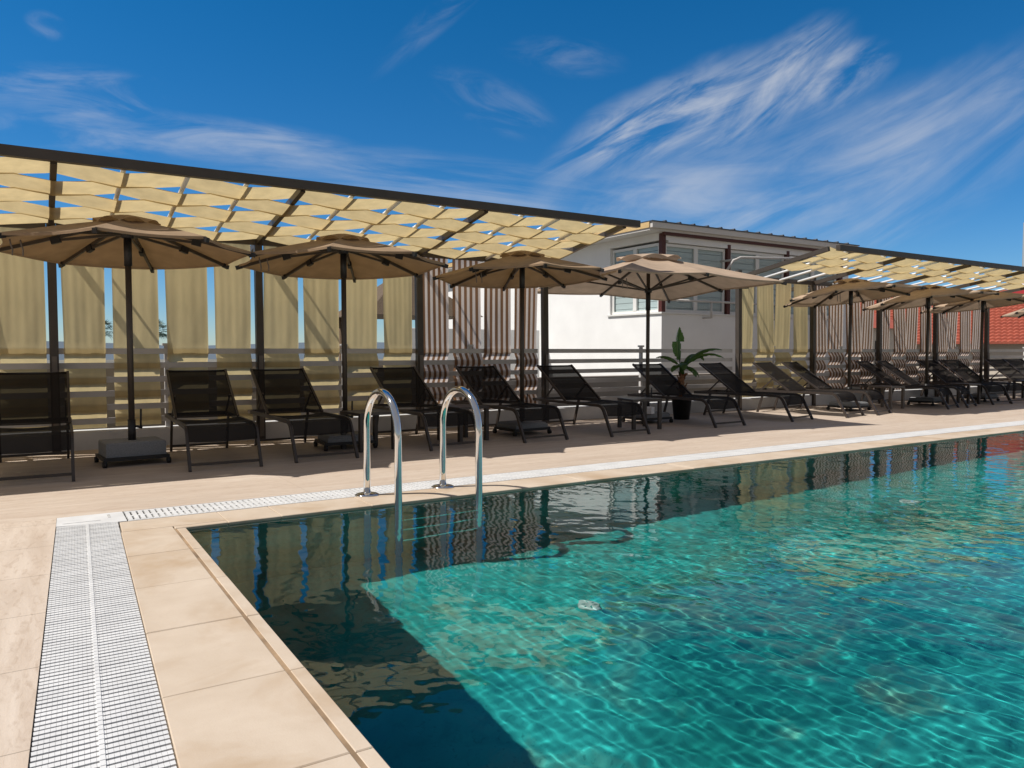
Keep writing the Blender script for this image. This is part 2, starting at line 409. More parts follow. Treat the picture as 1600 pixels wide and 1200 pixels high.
# bed below the gratings and coping joints
mb = MB(); mb.quad((xl(YD0)-.02,YD0,-.045),(PX0-.02,YD0,-.045),(PX0-.02,YF1+.01,-.045),(xl(YF1)-.02,YF1+.01,-.045))
mb.quad((PX0-.02,PY1+.02,-.045),(PX1+.45,PY1+.02,-.045),(PX1+.45,YF1+.01,-.045),(PX0-.02,YF1+.01,-.045))
mb.quad((PX1+.02,PY0-.4,-.045),(PX1+.45,PY0-.4,-.045),(PX1+.45,PY1+.02,-.045),(PX1+.02,PY1+.02,-.045))
mb.quad((PX0-.02,PY0-.42,-.045),(PX1+.45,PY0-.42,-.045),(PX1+.45,PY0-.02,-.045),(PX0-.02,PY0-.02,-.045))
tag(mb.build('gutter_bed', M['channel']), kind='structure')
# coping: slabs with open joints, a stained groove and a nosing along the water
LIP = .062
mb = MB(); joint_y = [6.033-.745*i for i in range(16)]
def slab(p, z0, z1, c=.004):     # p: 4 xy corners ccw
    cx = sum(q[0] for q in p)/4; cy = sum(q[1] for q in p)/4
    ins = []
    for x, y in p:
        dx, dy = cx-x, cy-y; ins.append((x+math.copysign(c,dx), y+math.copysign(c,dy)))
    mb.hexa([(x,y,z0) for x,y in p]+[(x,y,z1-c) for x,y in p])
    mb.f.pop(-5); mb.sm.pop(-5)
    n = len(mb.v); mb.v += [(x,y,z1) for x,y in ins]; mb.f.append((n,n+1,n+2,n+3)); mb.sm.append(False)
    for i in range(4):
        j = (i+1)%4; mb.f.append((n-4+i, n-4+j, n+j, n+i)); mb.sm.append(False)
g = .0022
ys = [YF0-.012] + [y for y in joint_y if y < YF0-.2]
for a, b in zip(ys[1:], ys[:-1]):
    if a < PY0-.5: break
    if a > PY1:
        slab([(xr(a)+.01,a+g),(PX0+.3-g,a+g),(PX0+.3-g,b),(xr(b)+.01,b)], -.05, 0); continue
    a2, b2 = a+g, b-g
    dz = random.uniform(-.0015, .0015)
    if b2 > PY1:
        slab([(xr(a2)+.003,a2),(PX0-LIP-.018,a2),(PX0-LIP-.018,b2),(xr(b2)+.003,b2)], -.05, 0+dz)
        slab([(PX0-LIP,a2),(PX0,a2),(PX0,PY1-.001),(PX0-LIP,PY1-.001)], -.05, -.004+dz)
        slab([(PX0-LIP-.008,PY1+.001),(PX0+.3-g,PY1+.001),(PX0+.3-g,b2),(PX0-LIP-.008,b2)], -.05, 0+dz)
    else:
        slab([(xr(a2)+.003,a2),(PX0-LIP-.018,a2),(PX0-LIP-.018,b2),(xr(b2)+.003,b2)], -.05, 0+dz)
        slab([(PX0-LIP,a2),(PX0,a2),(PX0,b2),(PX0-LIP,b2)], -.05, -.004+dz)
x = PX0+.3
while x < PX1+.4:
    x2 = x + (.75 if x > 1.4 else .40)
    dz = random.uniform(-.0015,.0015)
    slab([(x+g,PY1),(x2-g,PY1),(x2-g,YF0-.012),(x+g,YF0-.012)], -.05, dz)
    x = x2
slab([(PX1,PY0),(PX1+.4,PY0),(PX1+.4,PY1),(PX1,PY1)], -.05, 0)
slab([(PX0,PY0-.4),(PX1+.4,PY0-.4),(PX1+.4,PY0),(PX0,PY0)], -.05, 0)
tag(mb.build('pool_coping', M['coping']), kind='structure')
mb = MB(); y0 = PY0-.4
mb.quad((PX0-LIP-.024,y0,-.007),(PX0-LIP+.006,y0,-.007),(PX0-LIP+.006,PY1,-.007),(PX0-LIP-.024,PY1,-.007))
tag(mb.build('coping_groove', M['joint']), kind='structure')
# basin
e = .012
mb = MB()
X0, X1, Y0, Y1 = PX0-e, PX1+e, PY0-e, PY1+e
mb.quad((X0,Y0,-PD),(X1,Y0,-PD),(X1,Y1,-PD),(X0,Y1,-PD))
mb.quad((X0,Y1,-PD),(X1,Y1,-PD),(X1,Y1,-.006),(X0,Y1,-.006))
mb.quad((X0,Y0,-PD),(X0,Y1,-PD),(X0,Y1,-.006),(X0,Y0,-.006))
mb.quad((X1,Y1,-PD),(X1,Y0,-PD),(X1,Y0,-.006),(X1,Y1,-.006))
mb.quad((X1,Y0,-PD),(X0,Y0,-PD),(X0,Y0,-.006),(X1,Y0,-.006))
basin = tag(mb.build('pool_basin', M['pool']), kind='structure'); basin.cycles.is_caustics_receiver = True
# water surface: summed ripples
def spaced(a, b, f):
    o_ = [a]
    while o_[-1] < b: o_.append(o_[-1]+f(o_[-1]))
    o_[-1] = b
    return np.array(o_)
xs = spaced(PX0-.011, PX1+.011, lambda x: .0128 if x < 7.5 else min(.042, .0128+.0035*(x-7.5)))
ysn = spaced(PY0-.011, PY1+.011, lambda y: .0128 if y > 1.2 else .05)
XX, YY = np.meshgrid(xs, ysn); Z = np.zeros_like(XX); rng = np.random.default_rng(5)
NW = 70
for i in range(NW):
    lam = math.exp(rng.uniform(math.log(.055), math.log(.8))); kk = 2*PI/lam; th = rng.normal(.5, .75) + (PI if rng.uniform() < .4 else 0)
    sl_ = .0225*(lam/.2)**-.10
    amp = sl_/kk*math.sqrt(2./NW)
    mod = .75+.45*np.sin(rng.uniform(.3,1.2)*XX+rng.uniform(0,6))*np.sin(rng.uniform(.3,1.2)*YY+rng.uniform(0,6))
    Z += amp*mod*np.sin(kk*(math.cos(th)*XX+math.sin(th)*YY)+rng.uniform(0,6.28))
calm = .36+.64/(1+np.exp(-(5.0-YY)*2.2)); calm *= .55+.45/(1+np.exp(-(XX-2.3)*2.5)); Z *= calm
Z += WZ
nx, ny = len(xs), len(ysn)
v = np.stack([XX,YY,Z],-1).reshape(-1,3).astype(np.float32); idx = np.arange(nx*ny).reshape(ny,nx)
q = np.stack([idx[:-1,:-1],idx[:-1,1:],idx[1:,1:],idx[1:,:-1]],-1).reshape(-1,4).astype(np.int32)
def npmesh(name, v, q, m, smooth=True):
    me = bpy.data.meshes.new(name); me.vertices.add(len(v)); me.vertices.foreach_set('co', np.ascontiguousarray(v, dtype=np.float32).ravel())
    me.loops.add(q.size); me.loops.foreach_set('vertex_index', np.ascontiguousarray(q, dtype=np.int32).ravel())
    me.polygons.add(len(q)); me.polygons.foreach_set('loop_start', np.arange(0, q.size, 4, dtype=np.int32)); me.update(); me.validate()
    me.shade_smooth() if smooth else me.shade_flat()
    o = bpy.data.objects.new(name, me); COL.objects.link(o); me.materials.append(m); return o
wo = tag(npmesh('water', v, q, M['water']), kind='structure'); wo.cycles.is_caustics_caster = True

# gratings -------------------------------------------------------------------
def boxes_np(c, s):     # centres (n,3), sizes (n,3) -> verts, quads
    base = np.array([(-1,-1,-1),(1,-1,-1),(1,1,-1),(-1,1,-1),(-1,-1,1),(1,-1,1),(1,1,1),(-1,1,1)])*.5
    v = c[:,None,:] + base[None]*s[:,None,:]
    f = np.array([(4,5,6,7),(0,1,5,4),(1,2,6,5),(2,3,7,6),(3,0,4,7)])
    q = (np.arange(len(c))*8)[:,None,None] + f[None]
    return v.reshape(-1,3), q.reshape(-1,4)
pitch = .037; cols = 24; wcell = (.405-.006)/cols
C_, S_ = [], []
y = 6.43; r_i = 0
while y > -6.5:
    for c_ in range(cols):
        C_.append((xl(y)+.003+wcell*(c_+.5), y, -.006+.0006*math.sin(r_i*1.7))); S_.append((wcell-.0008, pitch-.0115, .014))
    C_.append((xl(y)+.003+wcell*6, y, -.016)); S_.append((wcell*11.5, pitch-.018, .014))
    C_.append((xl(y)+.003+wcell*18, y, -.016)); S_.append((wcell*11.5, pitch-.018, .014))
    C_.append((xl(y)+.003+wcell*12, y, -.0040)); S_.append((wcell*1.0, pitch-.004, .016))
    y -= pitch; r_i += 1
vv, qq = boxes_np(np.array(C_), np.array(S_))
g1 = npmesh('gutter_grate', vv, qq, M['grate'], False)
tag(g1, 'white ribbed plastic gutter grate running down the near side of the pool', 'grate')
C_, S_ = [], []
x = .60; pitch2 = .046
while x < 27.4:
    C_.append((x, (YF0+YF1)/2, -.006)); S_.append((.030, YF1-YF0-.05, .014)); x += pitch2
for yy in (YF0+.022, (YF0+YF1)/2, YF1-.022):
    C_.append(((.58+27.4)/2, yy, -.0075)); S_.append((27.4-.58, .034, .014))
vv, qq = boxes_np(np.array(C_), np.array(S_))
g2 = npmesh('gutter_grate', vv, qq, M['grate'], False)
tag(g2, 'white slotted gutter grate along the far edge, between coping and sun deck', 'grate')
mb = MB(); y1 = YF1-.005
a_, b_ = 6.46, y1
mb.hexa([(xl(a_),a_,-.03),(.57,YF0,-.03),(.57,b_,-.03),(xl(b_),b_,-.03),(xl(a_),a_,.002),(.57,YF0,.002),(.57,b_,.002),(xl(b_),b_,.002)])
cp = mb.build('gutter_corner_plate', M['grate']); tag(cp, 'smooth white corner plate where the two white pool gutter grates meet', 'corner plate')
mb = MB(); mb.box(.455,.475,6.60,6.72,.0025,.004); mb.build('slot', M['channel'], cp)
mb = MB(); mb.bar((.15,6.53,.0032),(.40,6.53,.0032),.005,.0015); mb.build('moulded_line', M['channel'], cp)

# pool floor inlets
def inlet(x, y, label):
    e_ = empty('floor_inlet', (x,y,-PD), label=label, cat='pool inlet', group='round inlets in the pool floor')
    mb = MB(); mb.lathe([(.02,.0),(.10,.0),(.10,.012),(.09,.022),(.02,.026)], n=28); o = mb.build('cover', M['inlet'], e_); o.cycles.is_caustics_receiver = True
    for i in range(6):
        mb = MB(); a = i*PI/3+.3; mb.bar((.04*math.cos(a),.04*math.sin(a),.027),(.068*math.cos(a),.068*math.sin(a),.027),.011,.004)
        o = mb.build('slot', M['pool'], e_); o.cycles.is_caustics_receiver = True
inlet(3.34, 4.28, 'pale round inlet cover on the pool floor, nearer to the ladder')
inlet(7.86, 4.53, 'pale round inlet cover on the pool floor, far out under the striped reflections')

# ladder ----------------------------------------------------------------------
lad = empty('pool_ladder', (2.88,6.41,0), label='polished steel pool ladder with two arched handrails at the far edge', cat='pool ladder')
for sx in (-.38, .38):
    yb, yw, zt = 0., -.69, .60
    pts = [(sx,yb,-.03)] + [(sx,yb,zt*i/4) for i in range(1,4)]
    for i in range(17):
        a = PI*i/16; pts.append((sx, yw/2+.345*math.cos(a), zt+.345*math.sin(a)))
    pts += [(sx,yw,zt*i/5) for i in (4,3,2,1,0)] + [(sx,yw,-.3),(sx,yw,-.8),(sx,yw,-1.45)]
    mb = MB(); mb.tube(pts, .032, 18); hr = mb.build('handrail', M['chrome'], lad)
    mb = MB(); mb.lathe([(.034,0),(.11,.0),(.11,.008),(.085,.018),(.034,.026)], (sx,yb,0), 26); mb.build('flange', M['chrome'], hr)
for i in range(3):
    mb = MB(); z = -.35-.33*i; mb.box(-.35,.35,-.73,-.64,z-.015,z+.015); mb.build('step', M['chrome'], lad)

# ------------------------------------------------------------------ fence and plinth
RZ = [1.285, 1.095, .905, .72, .54, .36]      # rail heights
FY = 11.40
mb = MB(); mb.cbox(-8, 45, YW, YW+.33, 0, .24, .01); pl = mb.build('plinth_wall', M['curb']); tag(pl, 'low white plinth wall under the rail fence at the back of the deck', 'plinth wall')
def fence(x0, x1, label, stan):
    e_ = empty('rail_fence', ((x0+x1)/2, FY, .24), label=label, cat='fence')
    cx, cy, cz = e_.location
    for i, z in enumerate(RZ):
        mb = MB(); h = .038
        mb.box(x0-cx, x1-cx, -.016, .016, z-h-cz, z+h-.004-cz)
        mb.box(x0-cx, x1-cx, -.019, .019, z+h-.004-cz, z+h-cz)
        mb.build('rail', M['rail'], e_)
    for x in stan:
        mb = MB(); mb.box(x-.028-cx, x+.028-cx, .022, .075, 0, 1.36-cz); mb.box(x-.05-cx, x+.05-cx, .005, .09, 1.361-cz, 1.395-cz)
        mb.build('stanchion', M['rail'], e_)
fence(-7.9, 7.72, 'pale grey rail fence threaded with the yellow and striped curtains on the left', [-6.2,-3.6,-1.0,1.55,4.1,6.35])
fence(7.93, 12.82, 'bare pale grey rail fence in the open gap behind the banana plant', [10.25])
fence(13.03, 44., 'pale grey rail fence threaded with curtains under the far pergola', [14.2,16.7,19.4,22.,26.,30.,34.,38.])

# parapets and ground beyond the fence
mb = MB(); mb.cbox(-8, 7.9, 12.6, 12.8, -3.4, 1.08, .01); tag(mb.build('parapet_wall', M['taupe']), 'taupe parapet wall behind the rails of the left curtains', 'parapet')
mb = MB(); mb.cbox(7.95, 24, 13.3, 13.5, -3.4, .72, .01); tag(mb.build('parapet_wall', M['taupe']), 'low taupe parapet wall in front of the white house', 'parapet')

# ------------------------------------------------------------------ curtains
def curtain(x0, x1, b0, b1, phase, m, label, group, seed, ztop=2.83, zbot=.27, fold=1.):
    rnd = random.Random(seed)
    zbot += rnd.uniform(-.025,.02); f1, f2, p1, p2 = rnd.uniform(1.3,2.3), rnd.uniform(4,6), rnd.uniform(0,6.3), rnd.uniform(0,6.3)
    nu = 36
    zs = [ztop, ztop-.02] + [ztop-.1*i for i in range(1, 15)]
    zs = [z for z in zs if z > RZ[0]+.10]
    prev = None
    tail = []
    for i, z in enumerate(RZ):
        tail += [(z+.034, i), (z-.034, i)]
    tail.append((zbot, None))
    V, U, F = [], [], []
    rows = []
    amp = .038
    def off(i): return amp if (i+phase) % 2 == 0 else -amp
    for z in zs:
        t = (ztop-z)/(ztop-RZ[0]); rows.append((z, off(0)*t**1.5, (1-t)))
    last = len(RZ)-1
    for z, i in tail:
        if i is not None: y = off(i)
        elif z > zbot+.01:
            j = max(j for j in range(len(RZ)) if RZ[j] > z); y = (off(j)+off(j+1))/2
        else: y = off(last)*.55
        rows.append((z, y, 0))
    xc0, xc1 = x0, x1
    for z, yo, fr in rows:
        t = (ztop-z)/(ztop-zbot); t1 = min(1., (ztop-z)/(ztop-RZ[0]))
        a = x0+(b0-x0)*t1; b = x1+(b1-x1)*t1
        for i in range(nu+1):
            u = i/nu; x = a+(b-a)*u
            w = .0055*fold*math.sin(2*PI*f1*u+p1+.6*t)*(.35+.65*t1) + .0015*fold*math.sin(2*PI*f2*u+p2-.9*t)
            w *= (1. if fr > 0 else .25)
            if i in (0, nu) : w += .004
            xx = x + .004*math.sin(2.2*z+p2+u)*fr
            V.append((xx, FY+yo+w, z)); U.append(u)
    n = nu+1
    for j in range(len(rows)-1):
        for i in range(nu): F.append((j*n+i, j*n+i+1, (j+1)*n+i+1, (j+1)*n+i))
    cx, cz = (x0+x1)/2, ztop
    V = [(x-cx, y-FY, z-cz) for x, y, z in V]
    me = bpy.data.meshes.new('curtain_strip'); me.from_pydata(V, [], F); me.update(); nsm = len(F)-nu*(len(tail)); me.polygons.foreach_set('use_smooth', [True]*nsm+[False]*(len(F)-nsm))
    at = me.attributes.new('across', 'FLOAT', 'POINT'); at.data.foreach_set('value', U)
    o = bpy.data.objects.new('curtain_strip', me); COL.objects.link(o); me.materials.append(m); o.location = (cx, FY, cz)
    tag(o, label, 'curtain', group); return o

P1 = [-2.35, .217, 2.78, 5.33, 7.82]
P2 = [12.92, 15.45, 18.09, 20.69, 23.39]
ORD = ['first', 'second', 'third', 'fourth']
bays = [(P1[0], P1[1], 'yellow', 'left of the leftmost dark pergola post'),
        (P1[1], P1[2], 'yellow', 'behind the leftmost parasol'),
        (P1[2], P1[3], 'yellow', 'behind the second parasol from the left'),
        (P1[3], P1[4], 'striped', 'behind the third parasol from the left')]
bays2 = [(P2[0], P2[1], 'yellow', 'from the left, far pergola bay beside the banana plant'),
         (P2[1], P2[2], 'striped', 'from the left in the far pergola second bay'),
         (P2[2], P2[3], 'striped', 'from the left in the far pergola third bay'),
         (P2[3], P2[4], 'striped', 'from the left in the last bay before the red roof')]
sd_ = 100
for bi, (a, b, kind, where) in enumerate(bays+bays2):
    n = 4; per = (b-a)/n
    for i in range(n):
        x0 = a + per*i + (.095 if i == 0 else .042); x1 = a + per*(i+1) - (.085 if i == n-1 else .042)
        rnd = random.Random(sd_+7)
        j0, j1 = rnd.uniform(-.02,.02), rnd.uniform(-.02,.02)
        b0, b1 = x0+j0, x1+j1
        if kind == 'striped':
            sh = rnd.uniform(-.02,.10) if bi > 3 else rnd.uniform(-.02,.05)
            b0 += sh; b1 += sh
            if bi > 3: b0 -= rnd.uniform(0,.05)
        lab = '%s %s curtain strip %s' % (ORD[i], 'straw yellow' if kind == 'yellow' else 'brown striped', where)
        curtain(x0, x1, b0, b1, (i+bi) % 2, M['yellow' if kind == 'yellow' else 'striped'], lab,
                'yellow curtain strips' if kind == 'yellow' else 'brown striped curtain strips', sd_, fold=1. if kind == 'yellow' else .7)
        sd_ += 3

# ------------------------------------------------------------------ pergolas
BY, BZ, FRY, FRZ = 11.30, 2.85, 9.10, 3.235     # back beam, front beam
def roofpt(y): return BZ + (FRZ-BZ)*(BY-y)/(BY-FRY)
def pergola(posts, x0, x1, label, rows, skip=()):
    e_ = empty('pergola', ((x0+x1)/2, BY, 0), label=label, cat='pergola'); cx = e_.location.x; cy = BY
    L = lambda x, y, z: (x-cx, y-cy, z)
    for x in posts:
        mb = MB(); mb.bar(L(x, BY-.02, 0), L(x, BY+.03, 3.02), .10, .10, (0,1,0))
        po = mb.build('post', M['brown'], e_)
        mb = MB(); mb.box(x-.03-cx, x+.03-cx, BY-.078-cy, BY-.072-cy, .05, 1.22); mb.build('bracket', M['taupe_metal'], po)
        mb = MB(); mb.bar(L(x, FRY+.035, roofpt(FRY+.035)+.01), L(x, BY+.62, roofpt(BY+.62)+.01), .062, .085)
        mb.build('rafter', M['brown'], e_)
        mb = MB(); mb.bar(L(x+.30, BY+.04, roofpt(BY)-.02), L(x+.30, BY+.62, roofpt(BY+.62)-.02), .022, .03); mb.build('back_stay', M['brown'], e_)
        mb = MB(); mb.box(x-.11-cx, x+.11-cx, BY-.16-cy, BY-.056-cy, 2.62, 2.69); mb.build('lamp_bracket', M['black'], po)
    mb = MB(); mb.bar(L(x0, FRY-.01, FRZ+.035), L(x1, FRY-.01, FRZ+.035), .09, .105); mb.build('front_beam', M['brown'], e_)
    for a, b in zip(posts[:-1], posts[1:]):
        mb = MB(); mb.bar(L(a+.055, BY, BZ+.01), L(b-.055, BY, BZ+.01), .07, .09); mb.build('back_beam', M['brown'], e_)
    # tubes
    tubes = []
    for a, b in zip(posts[:-1], posts[1:]):
        tubes.append((a, False)); tubes += [(a+(b-a)*i/4, True) for i in (1,2,3)]
    tubes.append((posts[-1], False))
    x = posts[-1] + (posts[-1]-posts[-2])/4
    while x < x1-.1: tubes.append((x, True)); x += (posts[-1]-posts[-2])/4
    x = posts[0] - (posts[1]-posts[0])/4
    while x > x0+.1: tubes.insert(0, (x, True)); x -= (posts[1]-posts[0])/4
    for x, w in tubes:
        if not w: continue
        mb = MB(); mb.tube([L(x, FRY+.04, roofpt(FRY+.04)+.005), L(x, BY+.10, roofpt(BY+.10)+.005)], .026, 10); mb.build('tube', M['white_tube'], e_)
    # woven strips
    rj = random.Random(len(posts)); NR = 5; span = (BY-FRY-.06)/NR
    for r in range(rows):
        ya, yb = FRY+.05+span*r-.012, FRY+.05+span*(r+1)+.012
        mb = MB(); xs_ = []
        for ti in range(len(tubes)-1):
            xa, xb = tubes[ti][0], tubes[ti+1][0]
            for s in range(10): xs_.append((xa+(xb-xa)*s/10, ti, s/10))
        xs_.append((tubes[-1][0], len(tubes)-1, 0.))
        jy = rj.uniform(-.010,.010); ya += jy; yb += jy; ph = rj.uniform(0,6); pts = []
        for x, ti, f in xs_:
            ca = .046 if (ti+r) % 2 == 0 else -.046
            cb = .046 if (ti+1+r) % 2 == 0 else -.046
            if not tubes[ti][1]: ca = ca*1.1
            sm = f
            pts.append((x, ca+(cb-ca)*sm-.010*math.sin(PI*f)*(.5+.5*math.sin(x*.9+ph))))
        base = len(mb.v); nv = 4
        for x, dz in pts:
            for j in range(nv+1):
                y = ya+(yb-ya)*j/nv
                mb.v.append(L(x, y, roofpt(y)+.005+dz-.003*math.sin(PI*j/nv)))
        for i in range(len(pts)-1):
            for j in range(nv):
                a = base+i*(nv+1)+j; mb.f.append((a, a+1, a+nv+2, a+nv+1)); mb.sm.append(True)
        o = mb.build('fabric_strip', M['roofcloth'], e_)
    return e_
pergola([P1[0]-2.57]+P1, P1[0]-3.2, P1[-1]+.25, 'near pergola with woven straw yellow fabric roof on dark posts, left half', 5)
pergola(P2, P2[0]+.22, P2[-1]+.3, 'far pergola with part covered roof of fabric strips and bare white tubes', 3)

# ------------------------------------------------------------------ loungers
def make_lounger():
    t = empty('sun_lounger', (0,0,0), label='x', cat='sun lounger', group='dark sling sun loungers along the deck')
    w = .37
    fr = MB()
    for s in (-1, 1): fr.bar((s*w,.36,.455),(s*w,2.14,.455),.028,.045)
    fr.bar((-w+.014,2.125,.455),(w-.014,2.125,.455),.028,.045); fr.bar((-w+.014,1.17,.435),(w-.014,1.17,.435),.025,.03)
    fr.build('frame', M['brownlounge'], t)
    for s in (-1, 1):
        mb = MB(); pts = [(s*w,.36,.455)]
        for i in range(1,7):
            a = i/6*R(62); pts.append((s*w,.36-.16*math.sin(a),.455-.16*(1-math.cos(a))))
        pts.append((s*w,0.02,.0))
        for p, q in zip(pts[:-1], pts[1:]): mb.bar(p, q, .030, .044, (0,-.5,.8))
        mb.build('leg', M['brownlounge'], t)
        mb = MB(); mb.bar((s*(w-.03),1.78,.44),(s*(w-.03),1.92,0.),.028,.042); mb.build('leg', M['brownlounge'], t)
        mb = MB(); mb.bar((s*(w-.045),1.56,.73),(s*(w-.045),1.88,.45),.018,.024); mb.build('support_strut', M['brownlounge'], t)
    mb = MB(); mb.bar((-w+.015,.055,.07),(w-.015,.055,.07),.022,.028); mb.build('crossbar', M['brownlounge'], t)
    mb = MB(); mb.bar((-w+.045,1.90,.07),(w-.045,1.90,.07),.022,.028); mb.build('crossbar', M['brownlounge'], t)
    prof = [(1.20,.462),(1.0,.464),(.85,.466),(.7,.468),(.55,.470),(.42,.472),(.33,.466),(.25,.440),(.20,.400),(.165,.340),(.145,.295)]
    mb = MB()
    def seat(u, v):
        f = v*(len(prof)-1); i = min(int(f), len(prof)-2); r_ = f-i
        y = prof[i][0]+(prof[i+1][0]-prof[i][0])*r_; z = prof[i][1]+(prof[i+1][1]-prof[i][1])*r_
        return ((u-.5)*2*(w-.012), y, z+.008-.022*math.sin(PI*u)*(1-.5*v))
    mb.grid(seat, 10, 18); mb.build('seat_sling', M['sling'], t)
    b0, b1 = Vector((0,1.22,.475)), Vector((0,2.03,1.035)); bd = (b1-b0)
    br = MB()
    for s in (-1, 1): br.bar(b0+Vector((s*(w-.012),0,0)), b1+Vector((s*(w-.012),0,0)), .026, .034)
    br.bar(b1+Vector((-w+.026,0,-.012)), b1+Vector((w-.026,0,-.012)), .024, .026)
    bf = br.build('backrest_frame', M['brownlounge'], t)
    mb = MB(); nrm = Vector((0,-bd.z,bd.y)).normalized()
    def back(u, v):
        p = b0 + bd*(v*(1.0-.035*math.sin(PI*u))) + nrm*(.010-.030*math.sin(PI*u)*math.sin(PI*min(v+.05,1)))
        return (p.x+(u-.5)*2*(w-.024), p.y, p.z)
    mb.grid(back, 10, 14); mb.build('backrest_sling', M['sling'], t)
    return t
# front-leg pixel centres and backrest-top pixel centres decide place and turn
LPX = [(-.07,8.62,51),(1.75,8.61,306),(2.90,8.66,432),(4.67,8.76,613),(6.15,8.82,742),(7.65,8.73,867),
       (9.97,8.85,1010),(11.96,8.91,1109),(13.52,8.88,1190),(14.55,8.92,1229),(17.28,8.98,1346),
       (18.1,9.0,1366),(19.6,9.05,1446),(20.5,9.05,1482),(22.9,9.1,1553),(23.9,9.1,1583)]
LLAB = ['dark sling sun lounger at the left edge, beside the granite block parasol base',
        'upright dark sun lounger just right of the granite block parasol base',
        'dark sun lounger in front of the second dark pergola post',
        'dark sun lounger behind the left handrail of the pool ladder',
        'dark sun lounger behind the right handrail of the pool ladder',
        'dark sun lounger in front of the last dark post of the near pergola',
        'dark sun lounger crossed by the square parasol pole, just left of the potted banana plant',
        'dark sun lounger just right of the potted banana plant',
        'left one of two black sun loungers with touching backs, before yellow curtains',
        'right one of two black sun loungers with touching backs, before yellow curtains',
        'sun lounger behind the sunlit brown side table, its left frame rail in the sun',
        'sun lounger right beside the one behind the sunlit brown table',
        'half sunlit sun lounger crossed by the sixth parasol pole',
        'half sunlit sun lounger behind the dark side table, before the last striped bay',
        'far sun lounger just right of the last dark post, before the red roof',
        'farthest sun lounger, cut off by the right edge of the photo']
proto = None
for (fx, fy, px), lab in zip(LPX, LLAB):
    r = ratio(px); best = (9, 0)
    for i in range(-60, 61):
        th = R(i*.5); bx, by = fx+2.03*math.sin(th), fy+2.03*math.cos(th)
        dlt = abs(bx/by-r); best = min(best, (dlt, th))
    th = max(-R(14), min(R(14), best[1]))
    if proto is None: proto = make_lounger(); o = proto
    else: o = copy_tree(proto)
    o.location = (fx, fy, 0); o.rotation_euler = (0, 0, -th); o['label'] = lab

# ------------------------------------------------------------------ side tables
def make_table(m):
    t = empty('side_table', (0,0,0), label='x', cat='side table', group='small square side tables between loungers')
    s, h = .27, .50
    mb = MB(); mb.cbox(-s, s, -s, s, h-.035, h, .004); mb.build('tabletop', m, t)
    for sx in (-1,1):
        for sy in (-1,1):
            mb = MB(); mb.box(sx*(s-.03)-.027, sx*(s-.03)+.027, sy*(s-.03)-.027, sy*(s-.03)+.027, 0, h-.036); mb.build('leg', m, t)
    return t
tb = make_table(M['brownlounge'])
TBL = [(3.70,9.42,8,'dark square side table beside the second parasol pole, behind the ladder'),
       (5.22,9.62,10,'dark square side table between the two loungers behind the ladder'),
       (8.50,9.52,-12,'dark square side table with a white box below, left of the banana pot'),
       (18.95,9.66,0,'dark square side table in front of the last striped curtains'),
       (22.3,9.7,0,'dark square side table at the right edge, before the red roof')]
for i, (x, y, a, lab) in enumerate(TBL):
    o = tb if i == 0 else copy_tree(tb)
    o.location = (x, y, 0); o.rotation_euler = (0,0,R(a)); o['label'] = lab
t2 = make_table(M['taupe_metal']); t2.location = (16.08,9.85,0); t2['label'] = 'sunlit brown square side table among the black loungers'

